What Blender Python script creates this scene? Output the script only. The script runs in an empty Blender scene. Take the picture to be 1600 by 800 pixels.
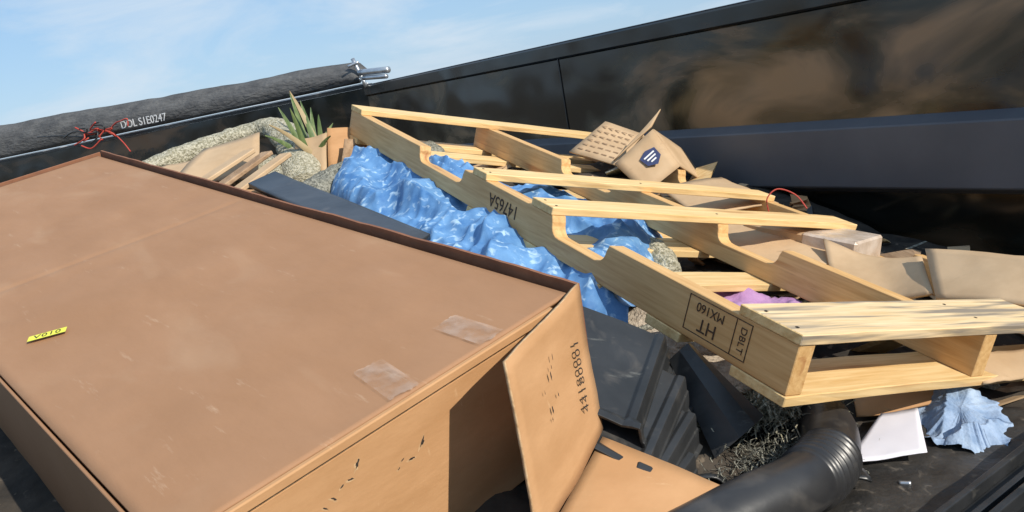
import bpy, math, random, bmesh
from mathutils import Vector, Matrix, noise
random.seed(7)
sc=bpy.context.scene
sc.view_settings.view_transform='Standard'; sc.view_settings.look='None'; sc.view_settings.exposure=0
V=Vector
# ---------------- camera ----------------
p=math.radians(11.9); r=math.radians(10.0)
Fv=V((0,math.cos(p),-math.sin(p)));R0=V((1,0,0));U0=V((0,math.sin(p),math.cos(p)))
Rv=R0*math.cos(r)-U0*math.sin(r); Uv=R0*math.sin(r)+U0*math.cos(r)
cam=bpy.data.cameras.new('camera'); co=bpy.data.objects.new('camera',cam); sc.collection.objects.link(co)
co.matrix_world=Matrix(((Rv.x,Uv.x,-Fv.x,0),(Rv.y,Uv.y,-Fv.y,0),(Rv.z,Uv.z,-Fv.z,1.75),(0,0,0,1)))
cam.sensor_width=36; cam.lens=29.25; cam.clip_end=2000; cam.clip_start=.02
sc.camera=co
# ---------------- light ----------------
S=V((.58,-.58,.57)).normalized()
sl=bpy.data.lights.new('sun','SUN'); so=bpy.data.objects.new('sun',sl); sc.collection.objects.link(so)
sl.energy=5.0; sl.angle=math.radians(.5); sl.color=(1,.93,.81)
so.rotation_mode='QUATERNION'; so.rotation_quaternion=S.to_track_quat('Z','Y'); so.location=(5,-5,8)
w=bpy.data.worlds.new('World'); sc.world=w; w.use_nodes=True
nt=w.node_tree; nt.nodes.clear()
def N(nt,t,**k):
    n=nt.nodes.new(t)
    for a,b in k.items(): setattr(n,a,b)
    return n
sky=N(nt,'ShaderNodeTexSky'); sky.sky_type='NISHITA'; sky.sun_disc=False
sky.sun_elevation=math.asin(S.z); sky.sun_rotation=math.atan2(S.x,S.y); sky.air_density=1.1; sky.dust_density=.3; sky.ozone_density=2.0
bg=N(nt,'ShaderNodeBackground'); bg.inputs[1].default_value=.12
ow=N(nt,'ShaderNodeOutputWorld')
tc=N(nt,'ShaderNodeTexCoord'); mp=N(nt,'ShaderNodeMapping'); mp.inputs['Scale'].default_value=(1.6,2.0,5); mp.inputs['Location'].default_value=(.3,.1,.2)
nz=N(nt,'ShaderNodeTexNoise'); nz.inputs['Scale'].default_value=2.6; nz.inputs['Detail'].default_value=8; nz.inputs['Roughness'].default_value=.58; nz.inputs['Distortion'].default_value=.6
cr=N(nt,'ShaderNodeValToRGB'); cr.color_ramp.elements[0].position=.42; cr.color_ramp.elements[0].color=(0,0,0,1); cr.color_ramp.elements[1].position=.70; cr.color_ramp.elements[1].color=(.9,.9,.9,1)
mb=N(nt,'ShaderNodeMixRGB'); mb.inputs[0].default_value=.7; mb.inputs[2].default_value=(2.7,4.6,7.2,1)
mx=N(nt,'ShaderNodeMixRGB'); mx.inputs[2].default_value=(5.8,6.6,7.4,1)
L=nt.links.new
L(tc.outputs['Generated'],mp.inputs[0]);L(mp.outputs[0],nz.inputs[0]);L(nz.outputs[0],cr.inputs[0]);L(cr.outputs[0],mx.inputs[0]);L(sky.outputs[0],mb.inputs[1]);L(mb.outputs[0],mx.inputs[1]);L(mx.outputs[0],bg.inputs[0]);L(bg.outputs[0],ow.inputs[0])
# ---------------- material helper ----------------
def mat(name,c1,c2=None,scale=5,rough=.7,stretch=(1,1,1),detail=6,bump=0,bscale=None,spots=None,metal=0,spec=.5,lo=.35,hi=.65,objrand=0,dist=0,spots_scale=8,spots_lo=.6,spots_hi=.68,bdist=.01,scuff=None):
    m=bpy.data.materials.new(name); m.use_nodes=True; n=m.node_tree; L=n.links.new
    b=n.nodes['Principled BSDF']; b.inputs['Roughness'].default_value=rough; b.inputs['Metallic'].default_value=metal
    b.inputs['Specular IOR Level'].default_value=spec
    tc=N(n,'ShaderNodeTexCoord'); mp=N(n,'ShaderNodeMapping'); mp.inputs['Scale'].default_value=stretch
    L(tc.outputs['Object'],mp.inputs[0])
    src=mp.outputs[0]
    if objrand:
        oi=N(n,'ShaderNodeObjectInfo'); ad=N(n,'ShaderNodeVectorMath',operation='ADD'); ml=N(n,'ShaderNodeMath',operation='MULTIPLY'); ml.inputs[1].default_value=37
        L(oi.outputs['Random'],ml.inputs[0]); L(mp.outputs[0],ad.inputs[0]); L(ml.outputs[0],ad.inputs[1]); src=ad.outputs[0]
    nz=N(n,'ShaderNodeTexNoise'); nz.inputs['Scale'].default_value=scale; nz.inputs['Detail'].default_value=detail; nz.inputs['Roughness'].default_value=.6; nz.inputs['Distortion'].default_value=dist
    L(src,nz.inputs[0])
    cr=N(n,'ShaderNodeValToRGB'); cr.color_ramp.elements[0].position=lo; cr.color_ramp.elements[1].position=hi
    cr.color_ramp.elements[0].color=(*c1,1); cr.color_ramp.elements[1].color=(*(c2 or c1),1)
    L(nz.outputs[0],cr.inputs[0]); col=cr.outputs[0]
    if objrand:
        hv=N(n,'ShaderNodeHueSaturation'); mr=N(n,'ShaderNodeMapRange'); mr.inputs[3].default_value=1-objrand; mr.inputs[4].default_value=1+objrand*.6
        L(oi.outputs['Random'],mr.inputs[0]); L(mr.outputs[0],hv.inputs['Value']); L(col,hv.inputs['Color']); col=hv.outputs[0]
    if spots:
        n2=N(n,'ShaderNodeTexNoise'); n2.inputs['Scale'].default_value=spots_scale; n2.inputs['Detail'].default_value=8; n2.inputs['Distortion'].default_value=.6
        c2r=N(n,'ShaderNodeValToRGB'); c2r.color_ramp.elements[0].position=spots_lo; c2r.color_ramp.elements[1].position=spots_hi
        L(src,n2.inputs[0]); L(n2.outputs[0],c2r.inputs[0]); mm=N(n,'ShaderNodeMixRGB'); mm.inputs[2].default_value=(*spots,1)
        L(c2r.outputs[0],mm.inputs[0]); L(col,mm.inputs[1]); col=mm.outputs[0]
    if scuff:
        mp2=N(n,'ShaderNodeMapping'); mp2.inputs['Scale'].default_value=scuff[1]; mp2.inputs['Rotation'].default_value=(0,0,.5); L(tc.outputs['Object'],mp2.inputs[0])
        n4=N(n,'ShaderNodeTexNoise'); n4.inputs['Scale'].default_value=1; n4.inputs['Detail'].default_value=9; n4.inputs['Roughness'].default_value=.7; L(mp2.outputs[0],n4.inputs[0])
        c4=N(n,'ShaderNodeValToRGB'); c4.color_ramp.elements[0].position=.62; c4.color_ramp.elements[1].position=.74; L(n4.outputs[0],c4.inputs[0])
        mm=N(n,'ShaderNodeMixRGB'); mm.inputs[2].default_value=(*scuff[0],1); L(c4.outputs[0],mm.inputs[0]); L(col,mm.inputs[1]); col=mm.outputs[0]
    L(col,b.inputs['Base Color'])
    if bump:
        n3=N(n,'ShaderNodeTexNoise'); n3.inputs['Scale'].default_value=bscale or scale*4; n3.inputs['Detail'].default_value=5
        L(src,n3.inputs[0]); bp=N(n,'ShaderNodeBump'); bp.inputs['Strength'].default_value=bump; bp.inputs['Distance'].default_value=bdist
        L(n3.outputs[0],bp.inputs['Height']); L(bp.outputs[0],b.inputs['Normal'])
    return m
CARD=mat('cardboard_lid',(.325,.172,.088),(.365,.198,.106),3,.72,bump=.3,bscale=6,spots=(.42,.26,.155),spots_scale=3.2,spots_lo=.56,spots_hi=.9,bdist=.010,stretch=(1,2.2,1),scuff=((.47,.31,.2),(5,30,6)),spec=.3)
CARD2=mat('cardboard_raw',(.43,.23,.10),(.51,.285,.135),6,.8,bump=.2,bscale=60,stretch=(1,1,3),bdist=.002,scuff=((.58,.37,.2),(10,30,10)))
CARD3=mat('cardboard_pale',(.43,.29,.165),(.54,.38,.23),6,.8,bump=.2,bscale=30,bdist=.003,scuff=((.33,.22,.13),(9,30,9)))
CARD4=mat('cardboard_edge',(.20,.085,.045),(.28,.12,.06),12,.8,bump=.2)
EDGE=mat('corrugated_edge',(.42,.24,.11),(.6,.40,.22),90,.9,bump=.4,bscale=300,bdist=.002)
WOODX=mat('pine_crosswise',(.64,.41,.165),(.80,.575,.29),7,.6,stretch=(.8,14,14),bump=.25,bscale=10,objrand=.16,spots=(.46,.23,.08),spots_scale=1.8,spots_lo=.60,spots_hi=.72,bdist=.002,dist=.5)
WOODY=mat('pine_lengthwise',(.56,.315,.115),(.70,.44,.19),7,.6,stretch=(14,.8,14),bump=.25,bscale=10,objrand=.12,spots=(.38,.16,.05),spots_scale=2.2,spots_lo=.60,spots_hi=.74,bdist=.002,dist=.5,scuff=((.40,.22,.10),(40,5,60)))
WOODG=mat('pine_weathered',(.64,.45,.23),(.80,.61,.37),7,.7,stretch=(.8,14,14),bump=.3,bscale=10,spots=(.26,.215,.165),spots_scale=3.0,spots_lo=.47,spots_hi=.60,bdist=.002,dist=.4)
WOODE=mat('pine_end_grain',(.6,.38,.15),(.8,.58,.28),40,.8,bump=.3)
OLDW=mat('old_wood',(.25,.15,.08),(.42,.28,.17),6,.8,stretch=(6,1,6),bump=.3)
INK=mat('ink',(.02,.015,.012),(.05,.035,.025),60,.8)
INKW=mat('worn_stamp_ink',(.035,.02,.012),(.12,.065,.03),160,.8,lo=.45,hi=.6)
def tape():
    m=bpy.data.materials.new('clear_tape'); m.use_nodes=True; n=m.node_tree; L=n.links.new; n.nodes.clear()
    o=N(n,'ShaderNodeOutputMaterial'); mx=N(n,'ShaderNodeMixShader'); t=N(n,'ShaderNodeBsdfTransparent'); g=N(n,'ShaderNodeBsdfPrincipled')
    g.inputs['Roughness'].default_value=.16; g.inputs['Base Color'].default_value=(.60,.45,.35,1)
    tc=N(n,'ShaderNodeTexCoord'); nz=N(n,'ShaderNodeTexNoise'); nz.inputs['Scale'].default_value=28; mr=N(n,'ShaderNodeMapRange'); mr.inputs[1].default_value=.4; mr.inputs[2].default_value=.7; mr.inputs[3].default_value=.08; mr.inputs[4].default_value=.5
    bp=N(n,'ShaderNodeBump'); bp.inputs['Strength'].default_value=.6; bp.inputs['Distance'].default_value=.004
    L(tc.outputs['Object'],nz.inputs[0]); L(nz.outputs[0],mr.inputs[0]); L(nz.outputs[0],bp.inputs['Height']); L(bp.outputs[0],g.inputs['Normal'])
    L(mr.outputs[0],mx.inputs[0]); L(t.outputs[0],mx.inputs[1]); L(g.outputs[0],mx.inputs[2]); L(mx.outputs[0],o.inputs[0]); return m
TAPE=tape()
YEL=mat('yellow_label',(.72,.70,.05),(.78,.75,.08),20,.5)
BLK=mat('black_plastic',(.012,.013,.014),(.03,.031,.033),9,.38,bump=.25,bscale=30,spots=(.10,.095,.085),spots_scale=22,spots_lo=.62,spots_hi=.8,bdist=.003)
BLKT=mat('dark_tray_plastic',(.018,.019,.020),(.034,.035,.037),7,.40,bump=.2,bscale=14,spots=(.10,.09,.08),spots_scale=16,spots_lo=.60,spots_hi=.85,bdist=.003,scuff=((.13,.13,.12),(8,40,8)))
BLK2=mat('black_pipe_plastic',(.018,.018,.02),(.035,.034,.034),7,.36,spots=(.1,.09,.08),spots_scale=12,spots_lo=.52,spots_hi=.85,bump=.1,bscale=20)
PANEL=mat('slate_plastic',(.028,.034,.045),(.05,.057,.07),8,.42,bump=.15,bscale=20,spots=(.13,.12,.12),spots_scale=10,spots_lo=.62,spots_hi=.8)
TARPM=mat('blue_tarp_weave',(.055,.165,.38),(.14,.30,.54),16,.55,bump=.35,bscale=70,spots=(.36,.52,.68),spots_scale=42,spots_lo=.55,spots_hi=.66,bdist=.003,spec=.35)
RUG=mat('beige_rug',(.24,.22,.14),(.58,.54,.42),110,.95,bump=1,bscale=170,lo=.38,hi=.6,bdist=.012)
RUGG=mat('grey_rug',(.12,.12,.095),(.36,.35,.29),110,.95,bump=1,bscale=170,lo=.38,hi=.6,bdist=.012)
BURL=mat('burlap_mat',(.3,.24,.18),(.5,.42,.33),60,.9,bump=.9,bscale=140,bdist=.008)
LEAF=mat('yucca_leaf',(.05,.10,.025),(.18,.23,.08),10,.5,stretch=(6,6,1))
LEAFD=mat('dry_leaf',(.35,.25,.12),(.45,.35,.2),10,.7)
DENIM=mat('light_denim',(.20,.29,.44),(.33,.43,.59),25,.9,bump=.6,bscale=160,bdist=.004,spots=(.46,.56,.68),spots_scale=14,spots_lo=.56,spots_hi=.75)
PAPER=mat('white_paper',(.66,.64,.70),(.72,.70,.76),5,.7)
PURP=mat('purple_cloth',(.34,.17,.35),(.46,.27,.46),12,.8,bump=.5)
RED=mat('red_strap',(.42,.04,.03),(.5,.08,.05),20,.6)
GALV=mat('galvanised_steel',(.45,.47,.5),(.6,.62,.64),20,.35,metal=.8)
WHITE=mat('white_paint',(.7,.7,.7),(.78,.78,.78),20,.6)
NAVY=mat('navy_print',(.02,.03,.10),(.03,.045,.13),20,.6)
TARPG=mat('grey_mesh_tarp',(.065,.065,.067),(.12,.118,.116),6,.9,bump=.6,bscale=20,stretch=(1,1,3),bdist=.03)
PLAST=mat('clear_wrap',(.46,.35,.26),(.60,.50,.42),14,.25,bump=.8,bscale=16,bdist=.01)
DEB=mat('debris_dirt',(.012,.010,.008),(.06,.047,.035),10,.9,bump=.5,bscale=30,spots=(.14,.11,.08),spots_scale=30,spots_lo=.64,spots_hi=.7,bdist=.01)
MAT=mat('rubber_mat',(.018,.017,.016),(.05,.046,.042),10,.5,bump=.6,bscale=60,spots=(.13,.11,.09),spots_scale=40,spots_lo=.60,spots_hi=.72,bdist=.005)
GREY=mat('grey_green_steel',(.055,.062,.052),(.10,.108,.09),4,.5,spots=(.16,.15,.12),spots_scale=8,spots_lo=.6,spots_hi=.85)
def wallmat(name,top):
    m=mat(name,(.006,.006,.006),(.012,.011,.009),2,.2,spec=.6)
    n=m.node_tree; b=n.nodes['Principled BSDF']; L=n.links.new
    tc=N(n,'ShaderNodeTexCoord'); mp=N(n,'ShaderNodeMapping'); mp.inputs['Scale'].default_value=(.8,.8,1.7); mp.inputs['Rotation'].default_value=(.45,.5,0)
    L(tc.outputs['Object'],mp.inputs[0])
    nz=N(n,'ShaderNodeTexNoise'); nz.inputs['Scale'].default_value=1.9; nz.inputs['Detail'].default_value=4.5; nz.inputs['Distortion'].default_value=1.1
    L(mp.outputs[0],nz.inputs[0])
    cr=N(n,'ShaderNodeValToRGB'); e=cr.color_ramp.elements; e[0].position=.41; e[0].color=(.005,.006,.005,1); e[1].position=.66; e[1].color=(.19*top,.12*top,.062*top,1)  # brown blotches: blurred reflections of the surroundings painted into the base colour
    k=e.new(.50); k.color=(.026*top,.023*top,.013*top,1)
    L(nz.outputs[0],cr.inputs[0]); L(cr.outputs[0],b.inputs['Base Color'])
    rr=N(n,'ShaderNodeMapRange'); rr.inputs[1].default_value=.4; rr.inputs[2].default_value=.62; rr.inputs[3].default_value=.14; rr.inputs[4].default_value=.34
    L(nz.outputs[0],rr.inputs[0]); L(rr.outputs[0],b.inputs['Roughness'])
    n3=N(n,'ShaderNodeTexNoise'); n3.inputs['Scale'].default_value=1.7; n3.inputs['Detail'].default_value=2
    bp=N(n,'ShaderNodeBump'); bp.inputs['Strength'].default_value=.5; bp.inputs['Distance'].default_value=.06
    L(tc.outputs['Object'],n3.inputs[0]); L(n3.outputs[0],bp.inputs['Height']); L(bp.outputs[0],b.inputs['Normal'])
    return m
WALL=wallmat('black_gloss_painted_reflections',1.3); WALLD=wallmat('black_gloss_paint',.3)  # painted brown reflections strong on the upper wall, faint elsewhere
RIB=mat('slate_rib_paint',(.075,.08,.094),(.10,.105,.12),3,.55,spots=(.13,.125,.12),spots_scale=3,spots_lo=.6,spots_hi=.9)
RIM=mat('rim_paint',(.03,.035,.045),(.07,.08,.10),30,.5)
# ---------------- geometry helpers ----------------
def link(o):
    sc.collection.objects.link(o); return o
def mesh(name,vs,fs,m,smooth=False,parent=None,mi=None):
    me=bpy.data.meshes.new(name); me.from_pydata([tuple(v) for v in vs],[],fs)
    ms=m if isinstance(m,list) else [m]
    for k in ms: me.materials.append(k)
    if mi:
        for q,i in zip(me.polygons,mi): q.material_index=i
    if smooth:
        for q in me.polygons: q.use_smooth=True
    me.update()
    o=link(bpy.data.objects.new(name,me))
    if parent: o.parent=parent
    return o
def empty(name,M=None):
    e=link(bpy.data.objects.new(name,None)); e.empty_display_size=.1
    if M is not None: e.matrix_world=M
    return e
def adopt(e,obs):
    inv=e.matrix_world.inverted()
    for o in obs: o.parent=e; o.matrix_parent_inverse=inv
def bevel(o,wd=.002,seg=1):
    b=o.modifiers.new('bevel','BEVEL'); b.width=wd; b.segments=seg; b.limit_method='ANGLE'
def boxv(x0,x1,y0,y1,z0,z1):
    return [(x0,y0,z0),(x1,y0,z0),(x1,y1,z0),(x0,y1,z0),(x0,y0,z1),(x1,y0,z1),(x1,y1,z1),(x0,y1,z1)]
BF=[(0,3,2,1),(4,5,6,7),(0,1,5,4),(1,2,6,5),(2,3,7,6),(3,0,4,7)]
def cuboid(name,d,m,parent=None,bev=.002):
    o=mesh(name,boxv(*d),BF,m,parent=parent)
    if bev: bevel(o,bev)
    return o
def fixn(o):
    bm=bmesh.new(); bm.from_mesh(o.data); bmesh.ops.recalc_face_normals(bm,faces=bm.faces); bm.to_mesh(o.data); bm.free(); return o
def board(name,ax,d,m,parent,jit=.0015,n=14,wane=0):
    x0,x1,y0,y1,z0,z1=d; vs=[];fs=[]
    for i in range(n+1):
        t=i/n; j=lambda:random.uniform(-jit,jit)
        x=x0+(x1-x0)*t; wv=wane*math.sin(t*7+y0*20)*.5
        vs+=[(x,y0+j()+wv,z0),(x,y1+j(),z0),(x,y1+j(),z1+j()*.5),(x,y0+j()+wv,z1+j()*.5)]
    for i in range(n):
        a=i*4;b=a+4
        for k in range(4): fs.append((a+k,b+k,b+(k+1)%4,a+(k+1)%4))
    mi=[0]*len(fs)
    fs.append((3,2,1,0)); e=n*4; fs.append((e,e+1,e+2,e+3)); mi+=[1,1]
    o=mesh(name,vs,fs,[m,WOODE],parent=parent,mi=mi); fixn(o); bevel(o,.0015)
    return o
def fn(P,s,seed=0): return noise.fractal(P*s+V((seed*7.3,seed*3.1,seed)),1.0,2.0,4)
def sheet(name,q,m,nx=10,ny=10,th=.004,bend=.006,nscale=6,seed=0,curl=0,parent=None,edge=None):
    a,b,c,d=[V(k) for k in q]; nrm=((b-a).cross(d-a)).normalized(); vs=[];fs=[]
    for j in range(ny+1):
        for i in range(nx+1):
            s=i/nx;t=j/ny
            P=(a*(1-s)+b*s)*(1-t)+(d*(1-s)+c*s)*t
            P=P+nrm*(bend*fn(P,nscale,seed)+curl*math.sin(math.pi*s))
            vs.append(P)
    for j in range(ny):
        for i in range(nx):
            k=j*(nx+1)+i; fs.append((k,k+1,k+nx+2,k+nx+1))
    o=mesh(name,vs,fs,[m,edge or m],smooth=True,parent=parent)
    if th:
        s=o.modifiers.new('solid','SOLIDIFY'); s.thickness=th; s.offset=0; s.material_offset_rim=1
    return o
def tube(name,pts,radf,m,nseg=60,nr=20,disp=0,ds=20,flat=None,seed=0,cap=True,thick=0):
    P=[V(k) for k in pts]
    def cat(t):
        x=t*(len(P)-1); i=min(int(x),len(P)-2); u=x-i
        p0=P[max(i-1,0)];p1=P[i];p2=P[i+1];p3=P[min(i+2,len(P)-1)]
        return .5*((2*p1)+(p2-p0)*u+(2*p0-5*p1+4*p2-p3)*u*u+(-p0+3*p1-3*p2+p3)*u**3)
    vs=[];fs=[]
    for i in range(nseg+1):
        t=i/nseg; c=cat(t); d=(cat(min(t+.01,1))-cat(max(t-.01,0))).normalized()
        up=V((0,0,1)); s=d.cross(up).normalized(); u=s.cross(d).normalized(); rr=radf(t)
        for k in range(nr):
            a=2*math.pi*k/nr
            dirv=s*math.cos(a)+u*math.sin(a)*(flat or 1)
            q=c+dirv*rr
            if disp: q=q+dirv.normalized()*disp*fn(q,ds,seed)
            vs.append(q)
    for i in range(nseg):
        for k in range(nr):
            a=i*nr+k;b=i*nr+(k+1)%nr; fs.append((a,b,b+nr,a+nr))
    if cap:
        fs.append(tuple(range(nr-1,-1,-1))); fs.append(tuple(nseg*nr+k for k in range(nr)))
    o=mesh(name,vs,fs,m,smooth=True); fixn(o)
    if thick:
        s=o.modifiers.new('solid','SOLIDIFY'); s.thickness=thick; s.offset=-1
    return o
def text(name,body,size,M,m,parent=None,ext=.0003,sp=1):
    cu=bpy.data.curves.new(name,'FONT'); cu.body=body; cu.size=size; cu.extrude=ext; cu.align_x='CENTER'; cu.align_y='CENTER'; cu.space_character=sp
    cu.materials.append(m); o=link(bpy.data.objects.new(name,cu))
    if parent: o.parent=parent; o.matrix_local=M
    else: o.matrix_world=M
    return o
def frame(o,x,y,z):
    x,y,z,o=V(x),V(y),V(z),V(o)
    return Matrix(((x.x,y.x,z.x,o.x),(x.y,y.y,z.y,o.y),(x.z,y.z,z.z,o.z),(0,0,0,1)))
# ---------------- pallet ----------------
PM=frame((.427,1.231,1.285),(.84,.4721,-.2676),(-.4239,.8787,.2196),(.3388,-.0711,.9382))
pal=empty('wooden_pallet',PM)
W_,L_=1.088,2.145; H_=.126; bt=.019; zt=-bt; zb=-H_+bt
def stringer(name,x0,x1,seed):
    def notch(a,b,dp):
        rr=.03; pr=[]
        pr.append((a,zt)); pr.append((a+.006,zt-dp+rr))
        for k in range(1,5):
            an=k/5*math.pi/2; pr.append((a+.006+rr-rr*math.cos(an),zt-dp+rr-rr*math.sin(an)))
        pr.append((a+rr+.01,zt-dp)); pr.append((b-rr-.01,zt-dp))
        for k in range(1,5):
            an=k/5*math.pi/2; pr.append((b-.006-rr+rr*math.sin(an),zt-dp+rr-rr*math.cos(an)))
        pr.append((b-.006,zt-dp+rr)); pr.append((b,zt)); return pr
    prof=[(0.002,zb),(0.002,zt)]+notch(.518,.742,.044)+[(.95,zt)]+notch(1.20,1.51,.044)+[(L_-.002,zt),(L_-.002,zb)]
    n=len(prof); vs=[(x0,y,z) for y,z in prof]+[(x1,y,z) for y,z in prof]
    fs=[tuple(range(n)),tuple(range(2*n-1,n-1,-1))]+[(i,i+n,(i+1)%n+n,(i+1)%n) for i in range(n)]
    o=mesh(name,vs,fs,WOODY,parent=pal); fixn(o); bevel(o,.0015); return o
for i,x in enumerate((.002,.525,1.048)): stringer(f'stringer_{i+1}',x,x+.038,i)
for i,(a,b,m) in enumerate([(0,.138,WOODG),(.742,.835,WOODX),(1.07,1.15,WOODX),(2.035,2.145,WOODX)]):
    board(f'upper_deck_board_{i+1}','x',(0,W_,a,b,-bt+.0004,0),m,pal,wane=.004)
for i,(a,b) in enumerate([(0,.125),(.26,.36),(.52,.61),(.78,.9),(1.06,1.15),(1.33,1.43),(1.6,1.69),(1.85,1.94),(2.045,2.145)]):
    board(f'lower_deck_board_{i+1}','x',(0,W_,a,b,-H_,-H_+bt-.0004),WOODX,pal,wane=.004)
for i,(x,y) in enumerate([(.02,.03),(.022,.1),(.54,.04),(.545,.11),(1.06,.05),(.02,.76),(.02,.81),(.02,1.09),(.02,1.13),(.54,.77),(.54,1.1)]):
    cuboid(f'nail_{i+1}',(x-.0025,x+.0025,y-.0025,y+.0025,.0006,.0014),INK,pal,0)
def palface(y,z): return frame((.0012,y,z),(0,1,0),(0,0,-1),(-1,0,0))
text('stock_number','14765A',.048,palface(.965,-.057),INKW,pal)
text('stamp_code','MX160',.024,palface(.20,-.042),INKW,pal)
text('stamp_treatment','HT',.036,palface(.20,-.072),INKW,pal)
text('stamp_side','DBLT',.020,frame((.0012,.117,-.060),(0,0,-1),(0,-1,0),(-1,0,0)),INKW,pal)
for i,(y0,y1,z0,z1) in enumerate([(.100,.258,-.026,-.0275),(.100,.258,-.092,-.0935),(.100,.1015,-.093,-.026),(.2565,.258,-.093,-.026),(.136,.1375,-.093,-.026)]):
    cuboid(f'stamp_frame_{i+1}',(.0008,.0019,y0,y1,min(z0,z1),max(z0,z1)),INKW,pal,0)
# ---------------- large cardboard box ----------------
bx_x=V((-.6519,.7425,.1537));bx_y=V((-.7583,-.6386,-.1312));bx_z=bx_x.cross(bx_y).normalized()
bx_y=bx_z.cross(bx_x)
BM=frame((.0846,1.3053,1.3973),bx_x,bx_y,bx_z)
cb=empty('cardboard_box',BM)
A_,B_=2.19,.698; TH=.27
def gridface(name,x0,x1,y0,y1,z,m,nx=40,ny=16,amp=.004):
    vs=[];fs=[]
    for j in range(ny+1):
        for i in range(nx+1):
            x=x0+(x1-x0)*i/nx;y=y0+(y1-y0)*j/ny
            e=min(1,min(i,nx-i,j,ny-j)/2)
            zz=z+amp*e*fn(V((x,y,0)),2.2,3)-e*.0025*math.exp(-((x-1.12-.02*y)/.010)**2)
            vs.append((x,y,zz))
    for j in range(ny):
        for i in range(nx):
            k=j*(nx+1)+i; fs.append((k,k+1,k+nx+2,k+nx+1))
    return mesh(name,vs,fs,m,smooth=True,parent=cb)
lid=gridface('lid',.004,A_,.004,B_-.004,0,CARD,240,40)
s=lid.modifiers.new('s','SOLIDIFY'); s.thickness=.005; s.offset=-1
cuboid('inner_body',(.012,A_-.01,.012,B_-.012,-TH,-.012),CARD2,cb,.004)
vs=[];fs=[];n=60
for i in range(n+1):
    x=-.004+(A_+.016)*i/n; wv=.0035*fn(V((x,0,0)),4,2); zt_=.012+.002*fn(V((x,5,0)),9,2)
    vs+=[(x,-.018+wv,-TH),(x,-.0125+wv,-TH),(x,-.0125+wv,zt_),(x,-.018+wv,zt_)]
for i in range(n):
    for k in range(4): a=i*4+k; b=i*4+(k+1)%4; fs.append((a,b,b+4,a+4))
fs+=[(0,3,2,1),(4*n,4*n+1,4*n+2,4*n+3)]
fixn(mesh('tray_far_wall',vs,fs,CARD4,parent=cb))
cuboid('tray_end_wall_far',(A_+.014,A_+.020,-.011,B_,-TH,.008),CARD4,cb,.001)
cuboid('tray_near_wall',(.0,A_,B_-.002,B_+.003,-TH,-.006),CARD,cb,.001)
cuboid('lid_end_lip',(-.006,.003,.05,B_+.001,-.016,-.001),CARD2,cb,.002)
cuboid('lid_end_lip_inner',(.003,.0118,.02,B_-.004,-.024,-.0165),EDGE,cb,.001)
cuboid('end_panel',(.004,.0115,.0,B_-.003,-TH,-.0245),CARD2,cb,.001)
def tapepatch(name,cx,cy,lx,ly,rot):
    c,s_=math.cos(rot),math.sin(rot); vs=[];fs=[];n=10
    for j in range(n+1):
        for i in range(n+1):
            a=-lx/2+lx*i/n;b=-ly/2+ly*j/n
            if i in(0,n): a+=random.uniform(-.003,.003)
            x=cx+a*c-b*s_; y=cy+a*s_+b*c
            vs.append((x,y,.0042+.0005*random.random()))
    for j in range(n):
        for i in range(n):
            k=j*(n+1)+i; fs.append((k,k+1,k+n+2,k+n+1))
    return mesh(name,vs,fs,TAPE,smooth=True,parent=cb)
tapepatch('tape_1',.060,.175,.11,.05,.05)
tapepatch('tape_2',.060,.335,.11,.05,-.12)
lx=V((-.027,-.056,0)).normalized()
lbM=frame((.7655,.593,.0052),lx,V((0,0,1)).cross(lx),(0,0,1))
lb=mesh('yellow_label',[(-.033,-.011,0),(.033,-.011,0),(.033,.011,0),(-.033,.011,0)],[(0,1,2,3)],YEL,parent=cb); lb.matrix_local=lbM
text('label_text','V010',.021,frame((.7655,.593,.0056),lx,V((0,0,1)).cross(lx),(0,0,1)),INK,cb,.0001,1.12)
def tear(name,y,z,sz,ang,x=.0036,par=None):
    vs=[(0,0,0)];k=11
    for i in range(k):
        a=2*math.pi*i/k; rr=sz*random.uniform(.35,1.1)
        u_,v_=rr*math.cos(a)*1.5,rr*math.sin(a)*.5
        vs.append((0,u_*math.cos(ang)-v_*math.sin(ang),u_*math.sin(ang)+v_*math.cos(ang)))
    fs=[(0,i+1,(i+1)%k+1) for i in range(k)]
    mesh(name,[(x,y+b,z+c) for a,b,c in vs],fs,INK,parent=par or cb)
    mesh(name+'_torn_paper',[(x+.0003,y+b*1.6+sz*.3,z+c*1.5-sz*.25) for a,b,c in vs],fs,EDGE,parent=par or cb)
for i,(y,z,s_,a) in enumerate([(.335,-.083,.009,-.9),(.358,-.098,.005,.2),(.372,-.09,.004,-.5),(.382,-.10,.003,-.5),(.44,-.052,.007,-1.0),(.455,-.068,.005,.3),(.47,-.07,.0045,-.4),(.485,-.08,.005,.8),(.50,-.085,.004,.8)]): tear(f'staple_hole_{i+1}',y,z,s_*.8,a)
ftl,fbl,ftr,fbr=V((-.031,1.049,1.390)),V((-.034,.995,1.150)),V((.099,1.303,1.412)),V((.096,1.255,1.178))
f1=sheet('side_flap',(ftl,ftr,fbr,fbl),CARD2,12,12,.005,.006,5,1,edge=EDGE)
f2=sheet('bottom_flap',((.092,1.246,1.166),(.255,1.165,1.094),(.10,.97,1.06),(-.085,.96,1.09)),CARD2,12,12,.005,.008,5,2,edge=EDGE)
adopt(cb,[f1,f2])
fx=(ftl-fbl).normalized(); fz0=(ftr-ftl); nn=fx.cross(fz0).normalized()
if nn.dot(V((0,0,1.75))-ftl)<0: nn=-nn
ctr=ftl.lerp(ftr,.76).lerp(fbl.lerp(fbr,.76),.50)
ty=nn.cross(fx).normalized()
tt=text('flap_number','44180001',.026,frame(ctr+nn*.008,fx,ty,nn),INK,None,.00005,1.1); adopt(cb,[tt])
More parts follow.
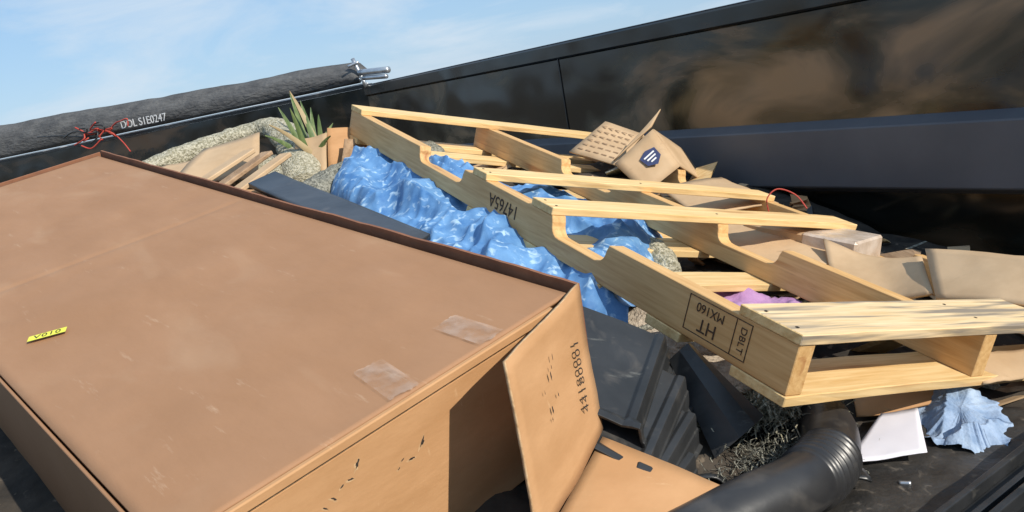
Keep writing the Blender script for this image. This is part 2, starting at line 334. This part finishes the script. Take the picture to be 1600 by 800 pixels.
for i,(a,b,s_) in enumerate([(.40,.22,.006),(.45,.13,.004),(.42,.18,.003),(.30,.26,.003),(.36,.40,.006),(.34,.44,.004),(.45,.36,.004)]):
    q=ftl.lerp(ftr,a).lerp(fbl.lerp(fbr,a),b+.08)+nn*.006
    vs=[q];k=9
    for j in range(k):
        an=2*math.pi*j/k; rr=s_*random.uniform(.4,1.2); vs.append(q+fx*rr*math.cos(an)*1.2+ty*rr*math.sin(an)*.4+fx*rr*math.sin(an)*.5)
    o=mesh(f'flap_staple_hole_{i+1}',vs,[(0,j+1,(j+1)%k+1) for j in range(k)],INK); adopt(cb,[o])
# ---------------- dumpster ----------------
Wd=V((-.537,.844,0)).normalized(); nW=V((-.844,-.537,0)).normalized(); Q0=V((2.152,1.369,0))
dump=empty('dumpster',Matrix.Translation(Q0))
def wp(s,o,z): return Q0+Wd*s+nW*o+V((0,0,z))
def wbox(name,s0,s1,o0,o1,z0,z1,m,bev=.004):
    vs=[wp(a,b,c) for a,b,c in boxv(s0,s1,o0,o1,z0,z1)]
    o=mesh(name,vs,BF,m); fixn(o)
    if bev: bevel(o,bev)
    adopt(dump,[o]); return o
sA=5.56
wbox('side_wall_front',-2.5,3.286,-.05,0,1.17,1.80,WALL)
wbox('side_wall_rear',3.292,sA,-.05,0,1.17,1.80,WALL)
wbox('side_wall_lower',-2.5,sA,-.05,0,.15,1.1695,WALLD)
wbox('seam_weld',3.2855,3.2925,-.045,.004,.15,1.80,BLK,0)
wbox('top_rail',-2.5,sA,-.07,.012,1.80,1.873,WALLD,.008)
wbox('top_rail_cap',-2.5,sA,-.065,.004,1.8735,1.878,RIM,.002)
vs=[]
for s in(-2.5,sA-.02):
    for o_,z in((.001,1.42),(.05,1.395),(.05,1.19),(.001,1.165)): vs.append(wp(s,o_,z))
o=mesh('horizontal_rib',vs,[(0,1,5,4),(1,2,6,5),(2,3,7,6),(0,3,2,1),(4,5,6,7)],RIB); fixn(o); bevel(o,.004); adopt(dump,[o])
wbox('floor',-2.5,sA,0,2.9,.10,.149,RIB,0)
wbox('near_wall',-2.5,sA,2.901,2.95,.15,1.35,WALLD)
Av=V((-.83,6.03,0)); Bd=V((-.909,.417,0)).normalized(); Bn=V((-.417,-.909,0)).normalized()
def gp(s,o,z): return Av+Bd*s+Bn*o+V((0,0,z))
def gbox(name,s0,s1,o0,o1,za,zb_,zc,zd,m):
    vs=[gp(s0,o0,za),gp(s1,o0,zb_),gp(s1,o1,zb_),gp(s0,o1,za),gp(s0,o0,zc),gp(s1,o0,zd),gp(s1,o1,zd),gp(s0,o1,zc)]
    o=mesh(name,vs,BF,m); fixn(o); adopt(dump,[o]); return o
gbox('rear_gate',-.12,5.8,-.05,0,.15,.15,1.86,1.77,WALLD)
gbox('rear_gate_trim',-.02,5.8,-.045,.006,1.885,1.785,1.893,1.793,WHITE)
gbox('rear_gate_rail',-.05,5.8,-.05,.004,1.861,1.771,1.884,1.784,BLK)
vs=[];fs=[];n=140;kk=8
for i in range(n+1):
    t=i/n; s=5.8*t; z0=1.897-.017*s; hgt=.155+.036*s+.014*fn(V((s,0,0)),1.6,4)
    if i==0: hgt*=.6
    if i==1: hgt*=.9
    for k in range(kk+1):
        a=k/kk; vs.append(gp(s,.02+.06*math.sin(math.pi*a)+.016*fn(V((s,a,0)),3,5)-.12*a,z0+hgt*a))
for i in range(n):
    for k in range(kk):
        q=i*(kk+1)+k; fs.append((q,q+1,q+kk+2,q+kk+1))
tc_=mesh('rolled_tarp_cover',vs,fs,TARPG,smooth=True); sm=tc_.modifiers.new('s','SOLIDIFY'); sm.thickness=.02
gbt=text('cover_lettering','DOL S1E0247',.085,frame(gp(1.98,.125,1.915),-Bd,(0,0,1),Bn),WHITE,ext=.001)
adopt(tc_,[gbt])
hb=[]
def cyl(name,a,b,rad,m,nr=12):
    return tube(name,[a,V(a).lerp(V(b),.5),b],lambda t:rad,m,4,nr)
hb.append(cyl('post',(-.80,6.0,1.86),(-.86,6.02,2.07),.014,GALV))
hb.append(cyl('arm',(-.82,5.95,1.965),(-.60,5.75,1.945),.022,GALV))
hb.append(cyl('arm_lower',(-.80,5.93,1.925),(-.62,5.75,1.905),.016,GALV))
hb.append(cyl('clip',(-.90,6.0,2.02),(-.82,6.0,2.04),.010,GALV))
hk=empty('steel_tarp_bracket',Matrix.Translation((-.8,5.95,1.95))); adopt(hk,hb)
st=[]
for i in range(12):
    base=gp(2.45+random.uniform(-.1,.1),.12,1.89); pts=[base]
    for j in range(4): pts.append(pts[-1]+Bd*random.uniform(-.12,.13)+V((0,0,random.uniform(-.06,.05)))+Bn*random.uniform(0,.03))
    st.append(tube(f'strand_{i+1}',pts,lambda t:.006,RED if i%3 else BLK,24,6))
st.append(tube('loose_end',[gp(2.35,.1,1.87),gp(2.25,.12,1.78),gp(2.2,.12,1.70)],lambda t:.005,RED,12,6))
st.append(tube('long_cord',[gp(3.2,.12,1.95),gp(2.9,.13,1.92),gp(2.55,.12,1.86)],lambda t:.006,BLK,12,6))
se=empty('red_tie_strap',Matrix.Translation(gp(2.5,.1,1.85))); adopt(se,st)
# ---------------- debris heap ----------------
def heap(x,y):
    a=1.02+.17*(y-1.2)-.24*(x-.5)-.06
    b=1.397+(y-1.305)*.206-.25
    c=1.60-.55*(y-3.0)
    z=max(min(a,b,c),.5)
    z+=.03*fn(V((x,y,0)),3.5,9)+.012*fn(V((x,y,0)),14,2)
    return z
vs=[];fs=[];nx=150;ny=190
for j in range(ny+1):
    for i in range(nx+1):
        s=-2.3+7.8*j/ny; o_=.02+2.85*i/nx
        P=Q0+Wd*s+nW*o_; vs.append((P.x,P.y,heap(P.x,P.y)-(0 if P.y>-.2 else .3)))
for j in range(ny):
    for i in range(nx):
        k=j*(nx+1)+i; fs.append((k,k+1,k+nx+2,k+nx+1))
fixn(mesh('debris_pile',vs,fs,DEB,smooth=True))
vs=[];fs=[];mi=[]
mats=[CARD2,CARD3,OLDW,BLK,RUGG,BLKT,WOODX,CARD3,BLK,OLDW]
for k in range(900):
    x=random.uniform(-1.9,1.6); y=random.uniform(1.0,4.0)
    if (V((x,y,0))-Q0).dot(nW)<.1 or (x<-.3 and y<1.9) or (x>.45 and y<1.5) or (x<.42 and y<1.42): continue
    z=heap(x,y)+.012
    sx,sy,sz=random.uniform(.01,.05),random.uniform(.02,.13),random.uniform(.002,.007)
    if random.random()<.5: sx*=.5;sy*=.5
    M=Matrix.Translation((x,y,z))@Matrix.Rotation(random.uniform(0,6.3),4,'Z')@Matrix.Rotation(random.uniform(-.5,.5),4,'X')@Matrix.Rotation(random.uniform(-.4,.4),4,'Y')
    b=len(vs); pts=boxv(-sx,sx,-sy,sy,-sz,sz)
    vs+=[M@V((q[0]*random.uniform(.7,1.1),q[1]*random.uniform(.7,1.1),q[2])) for q in pts]
    c=random.randrange(len(mats))
    for f in BF: fs.append(tuple(b+i for i in f)); mi.append(c)
mesh('scrap_litter',vs,fs,mats,mi=mi)
sheet('grey_steel_panel',((-2.2,2.0,1.26),(-.45,.45,1.05),(-1.3,-.2,1.02),(-2.9,1.3,1.24)),GREY,20,10,.01,.02,1.5,2)
# ---------------- rugs ----------------
tube('beige_rug_roll',[(-1.42,3.06,1.62),(-1.25,3.15,1.66),(-1.08,3.26,1.695),(-.91,3.34,1.72),(-.79,3.27,1.70),(-.71,3.10,1.61),(-.68,2.93,1.50)],lambda t:.05+.06*max(0,t-.5),RUG,120,36,disp=.010,ds=14,flat=.75)
sheet('beige_rug',((-1.2,3.2,1.66),(-.72,3.1,1.62),(-.70,2.9,1.52),(-1.2,3.0,1.60)),RUG,30,20,.02,.02,8,3)
tube('grey_rug_bundle',[(-.72,2.62,1.42),(-.58,2.80,1.48),(-.42,3.0,1.51),(-.25,3.2,1.50)],lambda t:.10,RUGG,80,36,disp=.018,ds=12,flat=.7)
tube('moss_rug_scrap',[(.385,2.05,1.20),(.375,2.12,1.23),(.36,2.22,1.235),(.34,2.32,1.23)],lambda t:.038,RUG,60,24,disp=.010,ds=20)
sheet('cardboard_offcut',((-1.12,2.90,1.60),(-.80,2.83,1.575),(-.84,3.14,1.71),(-1.05,3.12,1.69)),CARD3,8,8,.006,.01,5,3)
sheet('cardboard_offcut',((-1.3,2.98,1.62),(-1.0,2.86,1.58),(-1.0,3.05,1.66),(-1.2,3.1,1.66)),CARD3,8,8,.006,.01,5,4)
cr_=[]
def plank(name,a,b,wd,th,m,up=V((0,0,1))):
    a,b=V(a),V(b); d=(b-a).normalized(); s=d.cross(up).normalized(); u=s.cross(d)
    vs=[q+s*x+u*z for q in(a,b) for x,z in((-wd/2,-th/2),(wd/2,-th/2),(wd/2,th/2),(-wd/2,th/2))]
    o=mesh(name,vs,[(0,1,2,3),(7,6,5,4),(0,4,5,1),(1,5,6,2),(2,6,7,3),(3,7,4,0)],m); fixn(o); bevel(o,.003); return o
cr_.append(plank('slat_1',(-.98,2.70,1.58),(-.83,2.92,1.66),.06,.015,CARD3))
cr_.append(plank('slat_2',(-.90,2.63,1.56),(-.76,2.88,1.645),.05,.015,OLDW))
cr_.append(plank('slat_3',(-.83,2.58,1.545),(-.69,2.84,1.63),.05,.015,CARD3))
cr_.append(plank('cross_bar',(-1.1,2.72,1.59),(-.72,2.58,1.53),.03,.03,CARD2))
ce=empty('broken_crate',Matrix.Translation((-.88,2.72,1.58))); adopt(ce,cr_)
sheet('carton_scrap',((-.72,3.0,1.53),(-.60,2.98,1.53),(-.58,3.06,1.67),(-.70,3.06,1.66)),CARD3,6,6,.006,.02,6,5)
sheet('carton_scrap',((-.60,3.0,1.50),(-.48,3.06,1.50),(-.49,3.12,1.675),(-.58,3.08,1.69)),CARD2,6,6,.006,.02,6,6)
sheet('carton_scrap',((-.56,2.96,1.50),(-.42,3.0,1.48),(-.44,3.1,1.62),(-.52,3.04,1.64)),OLDW,6,6,.006,.02,6,9)
# ---------------- plant ----------------
vs=[];fs=[];mi=[]
base=V((-.63,3.05,1.60))
tips=[(-.737,3.071,1.79),(-.709,3.181,1.835),(-.66,3.10,1.80),(-.60,3.07,1.74),(-.76,2.98,1.735),(-.68,3.0,1.78),(-.56,3.1,1.70),(-.64,3.16,1.77),(-.80,3.05,1.70),(-.69,3.1,1.84),(-.56,3.0,1.66)]
for i,t_ in enumerate(tips):
    t_=V(t_); b0=base+V((random.uniform(-.03,.03),random.uniform(-.02,.02),-.05)); d=t_-b0; side=d.cross(V((.2,-1,.1))).normalized(); b=len(vs)
    for k in range(7):
        u=k/6; wd=.014*(1-u)**.7*(1 if k else .6)+.0008; c=b0+d*u+V((0,0,.02*math.sin(u*3)))
        vs+= [c-side*wd,c+V((0,-.006*(1-u),-.004)),c+side*wd]
    for k in range(6):
        q=b+k*3; fs+=[(q,q+1,q+4,q+3),(q+1,q+2,q+5,q+4)]; mi+=[1 if i%5==4 else 0]*2
mesh('yucca_plant',vs,fs,[LEAF,LEAFD],smooth=True,mi=mi)
# ---------------- slate panel ----------------
sheet('dark_plastic_panel',((-.74,2.51,1.575),(-.68,2.61,1.59),(-.18,1.92,1.425),(-.24,1.80,1.415)),PANEL,10,6,.014,.003,3,1,edge=BLK)
# ---------------- blue tarp ----------------
Lp=[(-.54,2.66,1.46),(-.42,2.42,1.45),(-.30,2.19,1.41),(-.19,1.96,1.37),(-.07,1.83,1.34),(.03,1.72,1.31),(.13,1.66,1.27),(.21,1.62,1.22)]
Rp=[(-.36,3.12,1.46),(-.18,3.0,1.46),(-.02,2.84,1.40),(.16,2.72,1.33),(.34,2.60,1.27),(.46,2.42,1.21),(.42,2.16,1.17),(.32,1.85,1.15)]
nu,nv=280,140; vs=[];fs=[]
def pl(P,t):
    x=t*(len(P)-1); i=min(int(x),len(P)-2); return V(P[i]).lerp(V(P[i+1]),x-i)
def ridge(P): return (1-abs(noise.noise(P))*2.4)
for i in range(nu+1):
    for j in range(nv+1):
        s=i/nu;t=j/nv; a=pl(Lp,s);b=pl(Rp,s); q=a.lerp(b,t)
        env=math.sin(math.pi*min(1,t*1.02))**.5 if 0<t<1 else 0
        h=.085*env*(1-.5*s)*(1+.34*math.sin(s*24+t*3))
        wx=noise.noise(q*5)*.5; wy=noise.noise(q*5+V((9,2,1)))*.5
        u_=q.x*.8+q.y*.6; v_=-q.x*.6+q.y*.8
        r1=ridge(V((u_*5+wx,v_*2.4+wy,1))); r2=ridge(V((u_*10+wy*2,v_*4+wx,4))); r3=ridge(V((u_*9-v_*17+wx*2,v_*7,1.3)))
        q=q+V((0,0,h+.030*r1*(.4+env)+.020*r2+.010*r3-.02))
        q+=V((.015*noise.noise(V((q.y*12,3,0))),0,0))
        vs.append(q)
for i in range(nu):
    for j in range(nv):
        k=i*(nv+1)+j; fs.append((k,k+1,k+nv+2,k+nv+1))
fixn(mesh('blue_tarp',vs,fs,TARPM,smooth=True))
# ---------------- burlap + stuffing ----------------
sheet('burlap_mat',((.12,1.72,1.225),(.26,1.72,1.22),(.46,1.50,1.10),(.30,1.46,1.10)),BURL,40,20,.01,.025,9,4)
sheet('grey_rug_scrap',((.06,1.76,1.25),(.20,1.78,1.24),(.28,1.66,1.19),(.14,1.62,1.21)),RUGG,30,20,.012,.03,11,8)
def tangle(nm,c0,sg,num,m,ln=.03,w_=.0009):
    vs=[];fs=[]
    for k in range(num):
        c=V((random.gauss(c0[0],sg[0]),random.gauss(c0[1],sg[1]),random.gauss(c0[2],sg[2])))
        d=V((random.gauss(0,1),random.gauss(0,1),random.gauss(0,.5))).normalized()*random.uniform(.3,1)*ln; sd=d.cross(V((.3,.2,1))).normalized()*w_
        m2=c+d*.5+V((random.gauss(0,.005),random.gauss(0,.005),random.gauss(.004,.004))); b=len(vs)
        vs+=[c-sd,c+sd,m2+sd,m2-sd,c+d+sd,c+d-sd]; fs+=[(b,b+1,b+2,b+3),(b+3,b+2,b+4,b+5)]
    return mesh(nm,vs,fs,m)
tangle('carpet_stuffing',(.42,1.47,1.07),(.055,.035,.012),2600,RUG,.035,.0013)
tangle('dark_fibre_tangle',(.40,1.33,1.035),(.05,.04,.012),900,RUGG,.03,.0009)
sheet('dark_sheeting',((.20,1.60,1.08),(.55,1.55,1.03),(.52,1.25,1.0),(.18,1.30,1.04)),BLK,40,30,.004,.03,9,4)
# ---------------- nested black trays ----------------
e1=V((.179,-.072,-.098)).normalized(); e2=V((-.025,-.227,-.109)); e2=(e2-e1*e2.dot(e1)).normalized(); e3=e1.cross(e2)
if e3.z<0: e3=-e3
def tile(A,rot,w,l,nm):
    rm=Matrix.Rotation(rot,3,e3); a1=rm@e1; a2=rm@e2
    sec=[(-.022,-.06),(-.014,-.02),(-.006,-.002),(0,0),(w*.25,.001),(w*.5,.002),(w*.75,.001),(w-.024,0),(w-.018,.006),(w-.006,.008),(w-.002,.002),(w+.006,-.018),(w+.010,-.020),(w+.022,-.050),(w+.030,-.052),(w+.031,-.057)]
    vs=[];fs=[];m_=20
    for i in range(m_+1):
        t=i/m_; fl=.010*(1 if t>.93 else 0)
        for x,z in sec: vs.append(A+a1*(x*(1-.05*(1-t))+fl*(1 if x>w*.5 else -1)*(1 if abs(x-w/2)>w*.4 else 0))+a2*(l*t)+e3*(z+fl*.8))
    k=len(sec)
    for i in range(m_):
        for j in range(k-1): fs.append((i*k+j,i*k+j+1,(i+1)*k+j+1,(i+1)*k+j))
    o=mesh(nm,vs,fs,BLKT); fixn(o)
    s=o.modifiers.new('s','SOLIDIFY'); s.thickness=.005; s.offset=-1; bevel(o,.0015,2); return o
A0=V((.105,1.50,1.322))
tile(A0,.02,.185,.25,'black_plastic_tray')
tile(A0+e1*.070+e2*.045-e3*.024,-.06,.175,.245,'black_plastic_tray')
tile(A0+e1*.120+e2*.080-e3*.050,-.16,.165,.235,'black_plastic_tray')
tile(A0+e1*.150+e2*.130-e3*.080,-.24,.16,.21,'black_plastic_tray')
# peaked offcut (bent black moulding) beside the trays
vs=[];fs=[];n=10
P0,P1=V((.285,1.45,1.222)),V((.365,1.36,1.085)); ax=(P1-P0).normalized(); sd=V((.75,.65,.1)).normalized(); up_=sd.cross(ax).normalized()
if up_.z<0: up_=-up_
for i in range(n+1):
    t=i/n; c=P0.lerp(P1,t); w_=.02+.045*t
    for x,z in((-w_,-.035-.02*t),(-w_*.5,-.008),(0,.006),(w_*.6,-.004),(w_,-.035-.03*t)): vs.append(c+sd*x+up_*z)
for i in range(n):
    for j in range(4): fs.append((i*5+j,i*5+j+1,i*5+j+6,i*5+j+5))
o=mesh('bent_black_moulding',vs,fs,BLKT); s=o.modifiers.new('s','SOLIDIFY'); s.thickness=.004
# ---------------- corrugated pipe ----------------
def prad(t):
    rr=.047+.002*t
    if .53<t<.69: rr+=.0025+.0035*math.cos((t-.53)/.16*2*math.pi*6)
    return rr
tube('corrugated_pipe',[(.04,1.0,1.070),(.18,1.062,1.077),(.29,1.118,1.078),(.38,1.172,1.068),(.45,1.25,1.055),(.50,1.36,1.045),(.53,1.50,1.03)],prad,BLK2,240,40,cap=False,thick=.005)
# ---------------- paper / jeans / mat / trays ----------------
sheet('paper_sheet',((.505,1.325,1.002),(.652,1.321,.998),(.716,1.475,1.006),(.642,1.47,1.012)),PAPER,10,10,.0015,.004,8,1)
outl=[(.729,1.526,.985),(.80,1.57,1.0),(.86,1.53,.99),(.867,1.468,.97),(.86,1.40,.95),(.815,1.355,.955),(.77,1.30,.955),(.745,1.35,.97),(.70,1.38,.96),(.69,1.44,.97)]
ctrj=V((.78,1.44,.985)); vs=[];fs=[];n=160;m_=50
for i in range(n):
    x=i/n*len(outl); k=int(x); a=V(outl[k]).lerp(V(outl[(k+1)%len(outl)]),x-k)
    for j in range(m_+1):
        t=j/m_; q=ctrj.lerp(a,t)
        wv=noise.noise(q*8)
        rid=ridge(V((q.x*9+q.y*8+wv,q.y*3-q.x*3,2))); rid2=ridge(V((q.x*18-q.y*14,q.y*7+wv,7)))
        q=q+V((0,0,.024*rid*(1-t*.4)+.012*rid2+.006*(1-t)))
        q+=V((.012*noise.noise(V((i*.25,0,1))),.012*noise.noise(V((i*.25,5,1))),0))*t
        vs.append(q)
for i in range(n):
    for j in range(m_):
        a=i*(m_+1)+j;b=((i+1)%n)*(m_+1)+j; fs.append((a,a+1,b+1,b))
fixn(mesh('denim_jeans',vs,fs,DENIM,smooth=True))
sheet('rubber_floor_mat',((.20,1.00,.985),(.75,.86,.965),(1.10,1.42,.945),(.62,1.62,.985)),MAT,40,40,.008,.010,7,2)
def tray():
    vs=[];fs=[]
    a=V((.50,1.08,1.005)); dx=(V((.86,1.33,.985))-a); dx.normalize(); dz=V((0,0,1)); dy=dx.cross(dz).normalized()
    if dy.y>0: dy=-dy
    def bb(s0,s1,o0,o1,z0,z1):
        b=len(vs); vs.extend([a+dx*x+dy*y+dz*z for x,y,z in boxv(s0,s1,o0,o1,z0,z1)]); fs.extend([tuple(b+i for i in f) for f in BF])
    bb(0,.6,.0,.30,-.02,0)
    for k,h in enumerate((.022,.012,.026,.012,.02)):
        bb(0,.6,.005+k*.03,.017+k*.03,.0005,h)
    for k in range(8): bb(.03+k*.07,.037+k*.07,.15,.29,.0005,.018)
    o=mesh('black_ridged_tray',vs,fs,BLK); fixn(o); bevel(o,.002,2)
tray()
cyl('steel_bolt',(.575,1.27,.982),(.592,1.262,.982),.004,GALV)
sheet('brown_cardboard_scrap',((.60,1.48,1.01),(.80,1.50,1.0),(.84,1.60,1.04),(.64,1.60,1.05)),CARD2,8,8,.005,.012,7,3)
sheet('brown_cardboard_scrap',((.86,1.50,1.02),(1.0,1.55,1.0),(1.05,1.6,1.03),(.88,1.6,1.05)),CARD3,8,8,.005,.012,7,6)
sheet('purple_cloth',((.40,1.80,1.165),(.58,1.70,1.155),(.66,1.86,1.14),(.46,1.98,1.16)),PURP,30,20,.004,.03,12,3)
sheet('cream_fabric',((.38,1.68,1.15),(.52,1.62,1.13),(.56,1.72,1.13),(.40,1.80,1.15)),RUG,30,20,.006,.03,14,5)
# ---------------- open carton with printed panel ----------------
ca=[]
Pa,Pb,Pc,Pd=V((.296,3.304,1.427)),V((.469,3.425,1.514)),V((.614,3.409,1.437)),V((.456,3.14,1.359))
ca.append(sheet('slotted_panel',(Pa,Pb,Pc,Pd),CARD3,6,6,.006,.004,4,1))
nP=((Pb-Pa).cross(Pd-Pa)).normalized()
if nP.dot(V((0,0,1.75))-Pa)<0:nP=-nP
for rr in range(6):
    for c in range(5):
        s=.14+.165*c;t=.14+.14*rr
        q=(Pa.lerp(Pb,t)).lerp(Pd.lerp(Pc,t),s)+nP*.008
        du=((Pd-Pa).normalized())*.013; dv=((Pb-Pa).normalized())*.0028
        ca.append(mesh(f'slot_{rr}_{c}',[q-du-dv,q+du-dv,q+du+dv,q-du+dv],[(0,1,2,3)],OLDW))
fl=[V((.436,3.09,1.376)),V((.60,3.12,1.475)),V((.668,3.05,1.33)),V((.52,3.0,1.26))]
ca.append(sheet('printed_flap',fl,CARD3,6,6,.006,.004,4,2))
ca.append(sheet('top_flap',(fl[0]+V((0,.01,.01)),fl[1]+V((0,.01,.01)),V((.65,3.17,1.54)),V((.60,3.15,1.50))),CARD3,6,6,.006,.003,4,3))
ca.append(sheet('back_panel',(Pc,Pb,Pb+V((.12,.1,-.2)),Pc+V((.1,.1,-.2))),CARD3,6,6,.006,.003,4,3))
ca.append(sheet('side_panel',(fl[1],fl[2],V((.80,3.2,1.22)),V((.74,3.3,1.36))),CARD3,6,6,.006,.003,4,3))
nf=((fl[1]-fl[0]).cross(fl[3]-fl[0])).normalized()
if nf.dot(V((0,0,1.75))-fl[0])<0:nf=-nf
cf=(fl[0]+fl[1]+fl[2]+fl[3])/4+nf*.009+V((.015,0,.015)); ux=(fl[1]-fl[0]).normalized(); uy=nf.cross(ux).normalized()
sh=[(-.036,.024),(0,.036),(.036,.024),(.032,-.016),(0,-.036),(-.032,-.016)]
ca.append(mesh('mark_shield',[cf+ux*a+uy*b for a,b in sh],[tuple(range(6))],NAVY))
for k,(a0,a1,b0) in enumerate([(-.024,.024,.013),(-.02,.02,0),(-.012,.012,-.013)]):
    ca.append(mesh(f'mark_bar_{k}',[cf+nf*.002+ux*x+uy*(b0+y) for x,y in((a0,-.003),(a1,-.003),(a1,.003),(a0,.003))],[(0,1,2,3)],WHITE))
cae=empty('open_carton',Matrix.Translation((.5,3.2,1.4))); adopt(cae,ca)
# ---------------- right-hand cardboard sheets and wrapped carton ----------------
sheet('folded_cardboard_sheet',((.86,2.24,1.17),(1.03,2.04,1.135),(.96,1.86,1.09),(.80,2.05,1.10)),CARD3,16,10,.006,.012,4,3,curl=.03)
sheet('folded_cardboard_sheet',((1.03,2.02,1.155),(1.30,1.62,1.12),(1.20,1.52,1.06),(.95,1.83,1.09)),CARD3,16,10,.006,.010,4,5,curl=-.02)
sheet('folded_cardboard_sheet',((.55,2.5,1.22),(.82,2.5,1.19),(.88,2.15,1.12),(.66,2.1,1.14)),CARD3,16,10,.006,.012,4,7)
sheet('folded_cardboard_sheet',((.56,2.9,1.28),(.80,3.0,1.27),(.90,2.7,1.2),(.62,2.6,1.22)),CARD3,16,10,.006,.012,4,8)
Mw=Matrix.Translation((.87,2.36,1.10))@Matrix.Rotation(math.radians(-50),4,'Z')@Matrix.Rotation(.16,4,'Y')@Matrix.Rotation(-.12,4,'X')
wc=[]
o=mesh('carton',boxv(-.19,.16,-.08,.08,-.075,.075),BF,CARD3); o.matrix_world=Mw; bevel(o,.006); wc.append(o)
o=mesh('plastic_wrap',boxv(.0,.1625,-.0835,.0835,-.078,.078),BF,PLAST); o.matrix_world=Mw; bevel(o,.006); wc.append(o)
we=empty('wrapped_carton',Mw); adopt(we,wc)
tube('red_wire',[(.80,2.5,1.22),(.80,2.5,1.262),(.835,2.5,1.285),(.88,2.48,1.262),(.9,2.45,1.22)],lambda t:.0022,RED,40,8)
# ---------------- surroundings ----------------
mesh('ground',[(-600,-600,0),(600,-600,0),(600,600,0),(-600,600,0)],[(0,1,2,3)],mat('gravel_ground',(.12,.10,.075),(.22,.18,.13),.8,.95,bump=.5,bscale=8))
LF=mat('added_tree_foliage',(.03,.05,.015),(.09,.11,.035),3,.8)
vs=[];fs=[]
for k in range(5000):
    a=random.uniform(math.radians(195),math.radians(345)); 
    rad=24+5*random.random(); hh=4.0+1.6*noise.noise(V((a*4,0,0)))+1.6*noise.noise(V((a*15,3,0)))
    c=V((rad*math.cos(a),rad*math.sin(a),random.random()**.7*max(hh,1.5)))
    d1=V((random.gauss(0,1),random.gauss(0,1),random.gauss(0,1))).normalized()*.4; d2=d1.cross(V((random.gauss(0,1),random.gauss(0,1),1))).normalized()*.35
    b=len(vs); vs+=[c-d1,c+d2,c+d1,c-d2]; fs.append((b,b+1,b+2,b+3))
mesh('added_tree_line',vs,fs,LF)  # unseen trees added behind the camera to give the wall dark reflections
